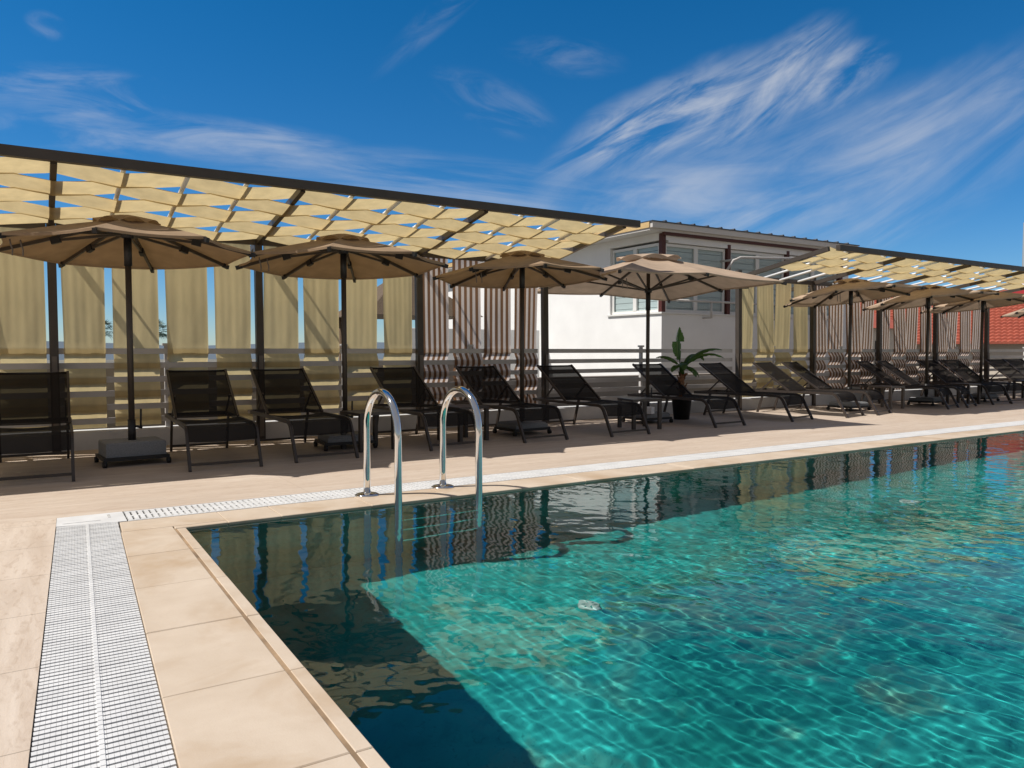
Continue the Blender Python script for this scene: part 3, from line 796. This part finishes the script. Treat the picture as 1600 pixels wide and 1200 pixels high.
# ------------------------------------------------------------------ parasols
def make_parasol(Rr, zr, zt, n, rot, mcloth, base='block', hubz=None, tilt=(0,0), ov=1.):
    t = empty('parasol', (0,0,0), label='x', cat='parasol', group='taupe parasols over the loungers')
    hubz = hubz or zt-.17
    mb = MB(); mb.tube([(0,0,.19),(0,0,zt-.03)], .034, 14); pole = mb.build('pole', M['brown'], t)
    mb = MB(); mb.tube([(0,0,hubz-.36),(0,0,hubz)], .043, 14); mb.build('sleeve', M['black'], pole)
    mb = MB(); mb.tube([(0,0,.24),(0,0,.50)], .042, 14); mb.tube([(.04,0,.42),(.11,0,.40)], .014, 8); mb.tube([(.095,0,.40),(.10,0,.62)],.011,8)
    mb.build('clamp', M['black'], pole)
    tips = [(Rr*math.cos(rot+2*PI*i/n), Rr*math.sin(rot+2*PI*i/n)) for i in range(n)]
    if n == 4:
        c8 = []
        for i in range(4):
            a, b = tips[i], tips[(i+1) % 4]; c8 += [a, ((a[0]+b[0])/2, (a[1]+b[1])/2)]
        ribs = c8
    else: ribs = tips
    nr = len(ribs)
    zrib = []
    for i in range(nr):
        zrib.append((zr if (n != 4 or i % 2 == 0) else zr+.05) + ribs[i][0]*tilt[0] + ribs[i][1]*tilt[1])
    # canopy: gores with a little sag between ribs
    mb = MB(); NRI = 9; NA = 6; base_i = len(mb.v)
    hole = .12
    def P(i, f, s):
        a, b = ribs[i], ribs[(i+1) % nr]; x = a[0]+(b[0]-a[0])*f; y = a[1]+(b[1]-a[1])*f
        z0 = zrib[i]+(zrib[(i+1) % nr]-zrib[i])*f
        r_ = hole+(1-hole)*s
        z = zt + (z0-zt)*(r_**1.12)
        sag = .030*math.sin(PI*f)*math.sin(PI*min(1, s*.62+.18))
        k_ = 1-.045*math.sin(PI*f)*s
        return (x*r_*k_, y*r_*k_, z - sag)
    for i in range(nr):
        mb.grid(lambda u, v_: P(i, u, v_), NA, NRI)
    can = mb.build('canopy', mcloth, t)
    # hem
    mb = MB()
    for i in range(nr):
        pts = [P(i, u/6, 1.) for u in range(7)]
        for p, q in zip(pts[:-1], pts[1:]):
            mb.quad(p, q, (q[0],q[1],q[2]-.028), (p[0],p[1],p[2]-.028))
    mb.build('hem', mcloth, can)
    # vent: small raised cap whose edge bulges between ribs
    mb = MB(); vr = .33
    def vent(u, v_):
        a = 2*PI*u; r_ = .03+vr*Rr/1.4*v_
        return (r_*math.cos(a+rot), r_*math.sin(a+rot), zt+.045-.115*v_**1.5+.052*v_*v_*abs(math.sin(nr/2*a)))
    mb.grid(vent, nr*8, 6); mb.build('vent', mcloth, can)
    mb = MB(); mb.lathe([(.03,-.05),(.065,-.045),(.07,.03),(.03,.04)], (0,0,hubz), 16); mb.build('hub', M['black'], t)
    for i, (x, y) in enumerate(ribs):
        ze = zrib[i]
        a = Vector((x*.05, y*.05, zt-.045)); b = Vector((x*1.0, y*1.0, ze-.035))
        mb = MB(); mb.bar(a, b, .026, .038); rib = mb.build('rib', M['brown'], t)
        l_ = .52 if n != 4 else .55
        m_ = a+(b-a)*l_
        mb = MB(); mb.bar(m_-(b-a).normalized()*.05+Vector((0,0,-.03)), m_+(b-a).normalized()*.05+Vector((0,0,-.03)), .050, .072); mb.build('joint', M['black'], rib)
        mb = MB(); h_ = Vector((x,y,0)).normalized()*.055+Vector((0,0,hubz)); mb.bar(h_, m_+Vector((0,0,-.03)), .022, .030); mb.build('strut', M['brown'], rib)
        mb = MB(); dd = (b-a).normalized(); mb.bar(b-dd*.05, b+dd*.035, .038, .05); mb.build('end_cap', M['black'], rib)
    mb = MB()
    x, y = ribs[nr//2]
    for kx in (.0,.09):
        c0 = Vector((x*.93+kx, y*.93, zr-.03)); mb.tube([c0, c0+Vector((.006,0,-.05)), c0+Vector((.022,.01,-.10)), c0+Vector((.018,0,-.16))], .007, 6)
    mb.build('tie_strap', M['taupe_metal'], can)
    # wheeled base
    if base == 'block':
        mb = MB(); mb.cbox(-.31,.31,-.25,.25,.105,.265,.012); mb.build('ballast_block', M['concrete'], t)
    else:
        mb = MB(); mb.cbox(-.30,.30,-.27,.27,.105,.185,.03); mb.build('ballast_block', M['concrete'], t)
    mb = MB(); mb.box(-.34,.34,-.28,-.22,.065,.104); mb.box(-.34,.34,.22,.28,.065,.104); mb.box(-.34,-.28,-.219,.219,.065,.104); mb.box(.28,.34,-.219,.219,.065,.104)
    tr = mb.build('trolley', M['black'], t)
    for sx in (-1,1):
        for sy in (-1,1):
            mb = MB(); mb.tube([(sx*.33-.02,sy*.27,.035),(sx*.33+.02,sy*.27,.035)], .035, 14); mb.box(sx*.33-.012,sx*.33+.012,sy*.27-.02,sy*.27+.02,.05,.068)
            mb.build('caster', M['black'], tr)
    return t
UM = [(.935,9.72,5,0,'block', 'leftmost taupe parasol, open above the granite block base'),
      (3.50,9.75,-4,0,'low', 'second taupe parasol from the left, before yellow curtains'),
      (6.42,9.90,3,0,'low', 'third taupe parasol from the left, before the brown striped curtains'),
      (14.93,10.0,0,6,'low', 'sunlit taupe parasol over the black loungers with touching backs'),
      (17.95,10.0,9,4,'low', 'sixth parasol, its pole crossing the half sunlit lounger'),
      (20.45,10.0,0,3,'low', 'parasol on the pole at the last striped curtain'),
      (24.9,10.1,0,3,'low', 'farthest parasol, before the red tiled roof at the right edge')]
pa = make_parasol(1.35, 2.44, 2.79, 8, R(22.5), M['parasol'], 'block', tilt=(.0,-.045))
pb = make_parasol(1.35, 2.44, 2.79, 8, R(22.5), M['parasol'], 'low', tilt=(.0,-.045))
pc = make_parasol(1.38, 2.47, 2.80, 8, R(22.5), M['parasol_grey'], 'low', tilt=(.018,-.108))
first = firstc = True
for (x, y, rz, tilt, bs, lab) in UM:
    if bs == 'block': o = pa
    elif x < 10: o = copy_tree(pb) if not first else pb; first = False
    else: o = copy_tree(pc) if not firstc else pc; firstc = False
    o.location = (x, y, 0); o.rotation_euler = (0, 0, R(rz)); o['label'] = lab
sq = make_parasol(2.30, 2.43, 2.97, 4, R(45-8), M['parasol_grey'], 'low', hubz=2.37, tilt=(-.024,-.032))
sq.location = (9.33,10.24,0); sq['label'] = 'large square pale parasol in front of the white house'

mb = MB(); mb.cbox(-.065,.065,-.065,.065,0,.12,.01); wb = mb.build('storage_box', M['whitebox']); wb.location = (9.12,9.95,.186); wb.rotation_euler = (0,0,.4)
tag(wb, 'small white box standing on the square parasol base, under the side table', 'box')

# ------------------------------------------------------------------ banana plant
bp_ = empty('banana_plant', (10.30,10.36,0), label='potted banana plant with broad green leaves beside the square parasol', cat='potted plant')
mb = MB(); mb.lathe([(.0,.0),(.145,.0),(.185,.37),(.205,.375),(.205,.42),(.180,.42),(.175,.375),(.0,.375)], n=28); pt = mb.build('pot', M['pot'], bp_)
mb = MB(); mb.lathe([(.0,.376),(.1,.385),(.172,.378)], n=20); mb.build('soil', M['soil'], pt)
mb = MB(); rnd = random.Random(3)
mb.tube([(0,0,.36),(.01,0,.55),(.0,.01,.72),(.01,0,.86)], .062, 12, r1=.048)
for i in range(26):         # peeling sheaths
    a = rnd.uniform(0,6.28); z = rnd.uniform(.42,.88); r_ = .060
    p = Vector((r_*math.cos(a), r_*math.sin(a), z)); q = p+Vector((.055*math.cos(a), .055*math.sin(a), rnd.uniform(-.03,.09)))
    s = Vector((-math.sin(a), math.cos(a), 0))*.022
    mb.poly([p-s-Vector((0,0,.06)), p+s-Vector((0,0,.06)), p+s*.8, q, p-s*.8])
mb.build('trunk', M['bananabark'], bp_)
mb = MB(); mb.tube([(0,0,.84),(.0,.01,1.0),(.01,0,1.08)], .052, 10, r1=.028); mb.build('stem', M['leaf'], bp_)
def banana_leaf(az, el, L_, wd, droop, stalk, seed):
    rnd = random.Random(seed); m_ = MB(); d_ = Vector((math.cos(az), math.sin(az), 0)); n_ = 22
    P_ = []; p = Vector((d_.x*.03, d_.y*.03, .98)); a = el
    for i in range(n_+1):
        P_.append(p.copy()); f = i/n_
        a2 = a - droop*f**1.4
        p = p + (d_*math.cos(a2)+Vector((0,0,math.sin(a2))))*((L_+stalk)/n_)
    side = Vector((-d_.y, d_.x, 0))
    ist = int(n_*stalk/(L_+stalk))
    m_.tube(P_, .012, 6, r1=.003)
    tear = [rnd.random() < .05 for _ in range(60)]
    for s in (-1, 1):
        for i in range(ist, n_):
            if tear[i+(30 if s > 0 else 0)]: sh = .72
            else: sh = 1.
            f0, f1 = (i-ist)/(n_-ist), (i+1-ist)/(n_-ist)
            w0 = wd*math.sin(PI*min(1, f0*.93+.07))**.65; w1 = wd*math.sin(PI*min(1, f1*.93+.07))**.65
            if i == n_-1: w1 = .004
            w0 *= sh; w1 *= sh
            u0 = (P_[min(i+1,n_)]-P_[i-1 if i else 0]).normalized(); nn = side.cross(u0).normalized()
            if nn.z < 0: nn = -nn
            e0 = P_[i]+side*s*w0*.9+nn*(-.28*w0+.006*math.sin(i*1.9+s)); e1 = P_[i+1]+side*s*w1*.9+nn*(-.28*w1+.006*math.sin((i+1)*1.9+s))
            c0 = P_[i]+side*s*w0*.5+nn*.06*w0; c1 = P_[i+1]+side*s*w1*.5+nn*.06*w1
            m_.poly([P_[i], P_[i+1], c1, c0], True); m_.poly([c0, c1, e1, e0], True)
    m_.build('leaf', M['leaf'], bp_)
def AZ(toright): return -YAW-R(11)+ (0 if toright else PI)     # across the view
vr_ = -R(43)                                                     # screen-right direction at the plant
banana_leaf(vr_+PI-.5, R(80), .60, .175, R(-20), .16, 1)
banana_leaf(vr_+PI+.2, R(52), .46, .15, R(80), .08, 2)
banana_leaf(vr_+.25, R(52), .74, .135, R(72), .12, 3)
banana_leaf(vr_-.35, R(46), .78, .130, R(86), .08, 4)
banana_leaf(vr_+.8, R(58), .66, .11, R(120), .06, 5)
banana_leaf(vr_-1.5, R(34), .42, .10, R(105), .03, 6)
banana_leaf(vr_-2.2, R(24), .34, .09, R(105), .02, 7)
banana_leaf(vr_-.8, R(8), .40, .09, R(95), .02, 8)
banana_leaf(vr_+.1, R(0), .36, .085, R(85), .02, 9)

# ------------------------------------------------------------------ white house
HX, HY = 14.15, 15.0           # near corner
hs_ = empty('white_house', (HX+5, HY+5, 0), label='white rendered house with corner windows and dark sheet roof behind the fence', cat='house')
ox, oy = HX+5, HY+5
def hp(mb, name, m, parent=None):
    for i, (x, y, z) in enumerate(mb.v): mb.v[i] = (x-ox, y-oy, z)
    return mb.build(name, m, parent or hs_)
SILL, HEAD, EAVE = 2.27, 4.17, 4.42
WYL = 17.15                     # far jamb of the side window
mb = MB()                       # side wall (facing the sun), front wall, with window openings
t_ = .22
mb.box(HX, HX+t_, HY, HY+14, -3.4, SILL); mb.box(HX, HX+t_, WYL, HY+14, SILL+.0005, EAVE); mb.box(HX, HX+t_, HY, WYL, HEAD+.06, EAVE)
mb.box(HX+t_, HX+8.1, HY, HY+t_, -3.4, SILL); mb.box(HX+t_, HX+8.1, HY, HY+t_, HEAD, EAVE); mb.box(HX+7.8, HX+8.1, HY, HY+t_, SILL+.0005, HEAD-.0005)
mb.box(HX+7.88, HX+8.1, HY+t_, HY+14, -3.4, EAVE); mb.box(HX+t_, HX+7.88, HY+13.78, HY+14, -3.4, EAVE)
mb.box(HX+t_, HX+7.88, HY+3.2, HY+3.3, 0, EAVE)
hp(mb, 'wall', M['whitewall'])
mb = MB(); mb.box(HX-.05, HX+t_-.002, HY-.05, WYL+.08, SILL+.001, SILL+.045); hp(mb, 'sill', M['pvc'])
mb = MB(); mb.box(HX+t_, HX+7.8, HY-.05, HY+t_, SILL+.001, SILL+.04); hp(mb, 'sill', M['pvc'])
mb = MB(); mb.box(HX-.01, HX+.12, HY-.01, HY+.12, SILL+.05, EAVE-.02); hp(mb, 'corner_post', M['redbrown'])
for x in (HX+2.55, HX+5.1, HX+7.7):
    mb = MB(); mb.box(x-.06, x+.06, HY-.01, HY+.10, SILL+.042, HEAD+.1); hp(mb, 'post', M['redbrown'])
def window(axis, a, b, z0, z1, mull=True):
    """frame set in the opening; axis 'y' = side wall, 'x' = front wall"""
    fr = MB(); d0, d1 = .07, .12
    def bx(u0, u1, v0, v1, e0=d0, e1=d1):
        if axis == 'x': fr.box(u0, u1, HY+e0, HY+e1, v0, v1)
        else: fr.box(HX+e0, HX+e1, u0, u1, v0, v1)
    w_ = .075
    bx(a, b, z0, z0+w_); bx(a, b, z1-w_, z1); bx(a, a+w_, z0+w_+.0005, z1-w_-.0005); bx(b-w_, b, z0+w_+.0005, z1-w_-.0005)
    mid = (a+b)/2; bx(mid-.07, mid+.07, z0+w_+.0005, z1-w_-.0005, d0-.012, d1)
    f_ = hp(fr, 'window', M['pvc'])
    for (u0, u1) in ((a+w_, mid-.07), (mid+.07, b-w_)):
        g_ = MB(); e_ = .10
        if axis == 'x': g_.quad((u0,HY+e_,z0+w_),(u1,HY+e_,z0+w_),(u1,HY+e_,z1-w_),(u0,HY+e_,z1-w_))
        else: g_.quad((HX+e_,u1,z0+w_),(HX+e_,u0,z0+w_),(HX+e_,u0,z1-w_),(HX+e_,u1,z1-w_))
        hp(g_, 'pane', M['glass'], f_)
    bl = MB(); z = z1-.02; zend = z0+.06
    while z > zend:
        if axis == 'x': bl.quad((a+.03,HY+.126,z-.16),(b-.03,HY+.126,z-.16),(b-.03,HY+.131,z),(a+.03,HY+.131,z))
        else: bl.quad((HX+.126,b-.03,z-.16),(HX+.126,a+.03,z-.16),(HX+.131,a+.03,z),(HX+.131,b-.03,z))
        z -= .17
    hp(bl, 'blind', M['blind'], f_)
window('y', HY+.16, WYL-.02, SILL+.05, HEAD)
for i in range(3):
    x0 = HX+(.16 if i == 0 else 2.55*i+.09); x1 = HX+2.55*(i+1)-.09 if i < 3 else HX+7.7
    window('x', x0, x1, SILL+.045, HEAD-.02)
mb = MB(); mb.box(HX-.55, HX+8.3, HY-.12, HY+14.4, EAVE+.001, EAVE+.09); rf = hp(mb, 'roof', M['gutter'])
mb = MB(); mb.box(HX-.58, HX+8.3, HY-.24, HY+14.4, EAVE+.205, EAVE+.235)
for i in range(16):
    x = HX-.1+.52*i; mb.hexa([(x-.045,HY-.24,EAVE+.2351),(x+.045,HY-.24,EAVE+.2351),(x+.045,HY+14.3,EAVE+.2351),(x-.045,HY+14.3,EAVE+.2351),(x-.02,HY-.24,EAVE+.272),(x+.02,HY-.24,EAVE+.272),(x+.02,HY+14.3,EAVE+.272),(x-.02,HY+14.3,EAVE+.272)])
hp(mb, 'roof_sheet', M['roofmetal'], rf)
mb = MB(); mb.box(HX-.55, HX+8.25, HY-.22, HY-.125, EAVE+.06, EAVE+.204); hp(mb, 'gutter', M['gutter'], rf)
mb = MB(); mb.box(HX-.02, HX+8.2, HY-.10, HY-.004, EAVE-.075, EAVE); hp(mb, 'fascia', M['redbrown'], rf)
mb = MB(); mb.box(HX-.58, HX-.55, HY-.12, HY+14.3, EAVE+.06, EAVE+.204); hp(mb, 'verge_board', M['soffit'], rf)
mb = MB(); z = 2.62
mb.tube([(HX-.05,HY-.30,z),(HX+4.6,HY-.30,z)], .03, 8); mb.tube([(HX+1.55,HY-.30,SILL-.1),(HX+1.55,HY-.30,z)], .028, 8); mb.tube([(HX+4.2,HY-.30,SILL-.1),(HX+4.2,HY-.30,z)], .028, 8)
for x in (HX+1.55, HX+4.2): mb.tube([(x,HY-.30,SILL-.08),(x,HY+.02,SILL-.08)], .025, 8)
hp(mb, 'balcony_rail', M['rail'])
mb = MB(); mb.tube([(HX+1.9,HY-.5,3.45),(HX+2.15,HY-.5,3.75),(HX+2.45,HY-.5,3.86),(HX+6.2,HY-.5,4.05)], .035, 8); mb.tube([(HX+2.2,HY-.5,3.78),(HX+2.2,HY+.0,3.78)], .03, 6)
hp(mb, 'awning_arm', M['rail'])

# ------------------------------------------------------------------ red tiled house, far right
ux, uy = 38., 18.5                  # middle of the eave
fd = Vector((-.90,-.436,0)); ev = Vector((-fd.y*-1, 0, 0))
ev = Vector((.436,-.90,0))          # along the eave, to the right as seen from the deck
rh = empty('tiled_roof_house', (ux, uy, 0), label='house with terracotta tiled roof behind the far end of the fence', cat='house')
def LP(s, dpt, z): p = ev*s - fd*dpt; return (p.x, p.y, z)
z0_, z1_, dep = 1.62, 4.25, 5.0
NRW = 17
mb = MB()
S0, S1, dx = -8., 12., .24
for r in range(NRW):
    f0, f1 = r/NRW, (r+1.12)/NRW
    n_ = int((S1-S0)/dx*6)
    base = len(mb.v)
    for i in range(n_+1):
        s = S0+(S1-S0)*i/n_; w_ = .055*abs(math.sin(PI*s/dx))
        mb.v.append(LP(s, dep*f0-.05, z0_+(z1_-z0_)*f0+.065+w_)); mb.v.append(LP(s, dep*f1-.05, z0_+(z1_-z0_)*f1-.045+w_)); mb.v.append(LP(s, dep*f0-.05, z0_+(z1_-z0_)*f0-.03))
    for i in range(n_):
        a = base+3*i
        mb.f.append((a, a+3, a+4, a+1)); mb.sm.append(True); mb.f.append((a+2, a+5, a+3, a)); mb.sm.append(False)
mb.build('roof', M['rooftile'], rh)
mb = MB(); a, b = LP(S0+.3, .5, 0), LP(S1-.3, .5, 0); c, d_ = LP(S1-.3, 8, 0), LP(S0+.3, 8, 0)
mb.hexa([(*a[:2],-3.4),(*b[:2],-3.4),(*c[:2],-3.4),(*d_[:2],-3.4),(*a[:2],z0_+.05),(*b[:2],z0_+.05),(*c[:2],z0_+.05),(*d_[:2],z0_+.05)])
mb.build('wall', M['cream'], rh)
mb = MB(); mb.tube([LP(S0, dep+.05, z1_+.06), LP(S1, dep+.05, z1_+.06)], .13, 8); mb.build('ridge', M['rooftile'], rh)
# cream gable seen through the striped curtains
gh = empty('cream_house', (31.5,21.5,0), label='small cream gabled house seen between the striped curtains of the far bays', cat='house')
mb = MB(); mb.hexa([(-1.6,-2,-3.4),(2.,-2,-3.4),(2.,3,-3.4),(-1.6,3,-3.4),(-1.6,-2,2.3),(2.,-2,2.3),(2.,3,2.3),(-1.6,3,2.3)]); mb.build('wall', M['cream'], gh)
mb = MB(); mb.poly([(-1.9,-2.2,2.25),(2.3,-2.2,2.25),(2.3,.5,3.3),(-1.9,.5,3.3)]); mb.poly([(2.3,3.2,2.25),(-1.9,3.2,2.25),(-1.9,.5,3.3),(2.3,.5,3.3)]); mb.poly([(-1.9,-2.2,2.2),(-1.9,.5,3.25),(-1.9,.5,3.3),(-1.9,-2.2,2.25)]); mb.build('roof', M['rooftile'], gh)
mb = MB(); mb.box(-1.62,-1.605,-1.2,-.5,.6,1.7); mb.build('window', M['black'], gh)
mb = MB(); mb.box(-.6,.2,-2.02,-2.005,.6,1.7); mb.build('window', M['black'], gh)
# flue
fl_ = empty('flue', (ratio(1603)*20.5,20.5,0), label='grey metal flue rising over the far pergola at the right edge', cat='chimney')
mb = MB(); mb.tube([(0,0,-3.4),(0,0,8.35)], .30, 20); mb.build('pipe', M['grey_flue'], fl_)
mb = MB(); mb.tube([(.03,0,8.352),(.03,0,8.75)], .27, 20); mb.build('cap', M['roofmetal'], fl_)
rs = empty('red_cabin', (ratio(1590)*17.,17.0,0), label='red clad cabin above the tiled roof at the right edge', cat='cabin')
mb = MB(); mb.box(.0,1.0,-.3,.3,3.6,4.72); mb.build('wall', M['redpaint'], rs)
mb = MB(); mb.box(-.015,-.001,-.15,.1,4.3,4.55); mb.build('window', M['pvc'], rs)
# ------------------------------------------------------------------ beach hut, palms, hills
hut = empty('thatched_hut', (10.1,22.6,0), label='open hut with brown thatched roof seen between the yellow curtains', cat='hut')
mb = MB(); mb.hexa([(-1.9,-1.7,2.35),(2.0,-1.7,2.35),(2.0,1.7,2.35),(-1.9,1.7,2.35),(-.15,-.15,3.75),(.15,-.15,3.75),(.15,.15,3.75),(-.15,.15,3.75)]); mb.build('roof', M['thatch'], hut)
for sx in (-1.6,1.7):
    for sy in (-1.4,1.4):
        mb = MB(); mb.tube([(sx,sy,-3.4),(sx,sy,2.36)], .07, 8); mb.build('post', M['bark'], hut)
mb = MB(); mb.cbox(9.0,13.9,20.4,20.6,-3.4,1.95,.01); tag(mb.build('garden_wall', M['whitewall']), 'white garden wall in front of the thatched hut', 'garden wall')
def palm(x, y, ztop, label, seed):
    e_ = empty('palm_tree', (x,y,-3.4), label=label, cat='palm tree', group='palms beyond the fence'); rnd = random.Random(seed)
    zt = ztop+3.4
    mb = MB(); mb.tube([(0,0,0),(.1,0,zt*.4),(.05,0,zt*.8),(0,0,zt)], .16, 10, r1=.11); mb.build('trunk', M['bark'], e_)
    mb = MB()
    for i in range(34):
        az = rnd.uniform(0,6.28); el = rnd.uniform(-.5,1.3); L_ = rnd.uniform(.8,1.1)
        d_ = Vector((math.cos(az)*math.cos(el), math.sin(az)*math.cos(el), math.sin(el))); p0 = Vector((0,0,zt)); hub = p0+d_*L_*.55
        mb.tube([p0, hub], .012, 5)
        sd2 = d_.cross(Vector((0,0,1))).normalized(); upv = sd2.cross(d_)
        for k_ in range(-6,7):
            a = k_*.22; q_ = (d_*math.cos(a)+sd2*math.sin(a)).normalized(); tip = hub+q_*L_*.55+Vector((0,0,-.14*abs(rnd.gauss(0,1))))
            s2 = q_.cross(upv).normalized()*.022; mid = hub+q_*L_*.28
            mb.poly([hub, mid+s2, tip, mid-s2])
    mb.build('crown', M['palmgreen'], e_)
palm(ratio(158)*62,62.0,2.7,'fan palm crown between first and second curtain right of the leftmost post',5)
palm(ratio(243)*60,60.0,2.7,'fan palm crown just right of the leftmost parasol pole',9)
# low blue-grey hills on the horizon
mb = MB(); rnd = random.Random(2); R0 = 420.
prev = None; n_ = 90; hh = []
for i in range(n_+1): hh.append(5.6+1.1*math.sin(i*.31)+.8*math.sin(i*.83+1)+rnd.uniform(-.25,.25))
for i in range(n_):
    a0, a1 = R(170-230*i/n_), R(170-230*(i+1)/n_)
    for (ra, za0, za1, rb, zb0, zb1) in ((R0,-3.4,-3.4,R0+25,hh[i],hh[i+1]),(R0+25,hh[i],hh[i+1],R0+120,hh[i]+.5,hh[i+1]+.5)):
        mb.poly([(ra*math.cos(a0),ra*math.sin(a0),za0),(ra*math.cos(a1),ra*math.sin(a1),za1),(rb*math.cos(a1),rb*math.sin(a1),zb1),(rb*math.cos(a0),rb*math.sin(a0),zb0)], True)
tag(mb.build('hills', M['hill']), kind='structure')
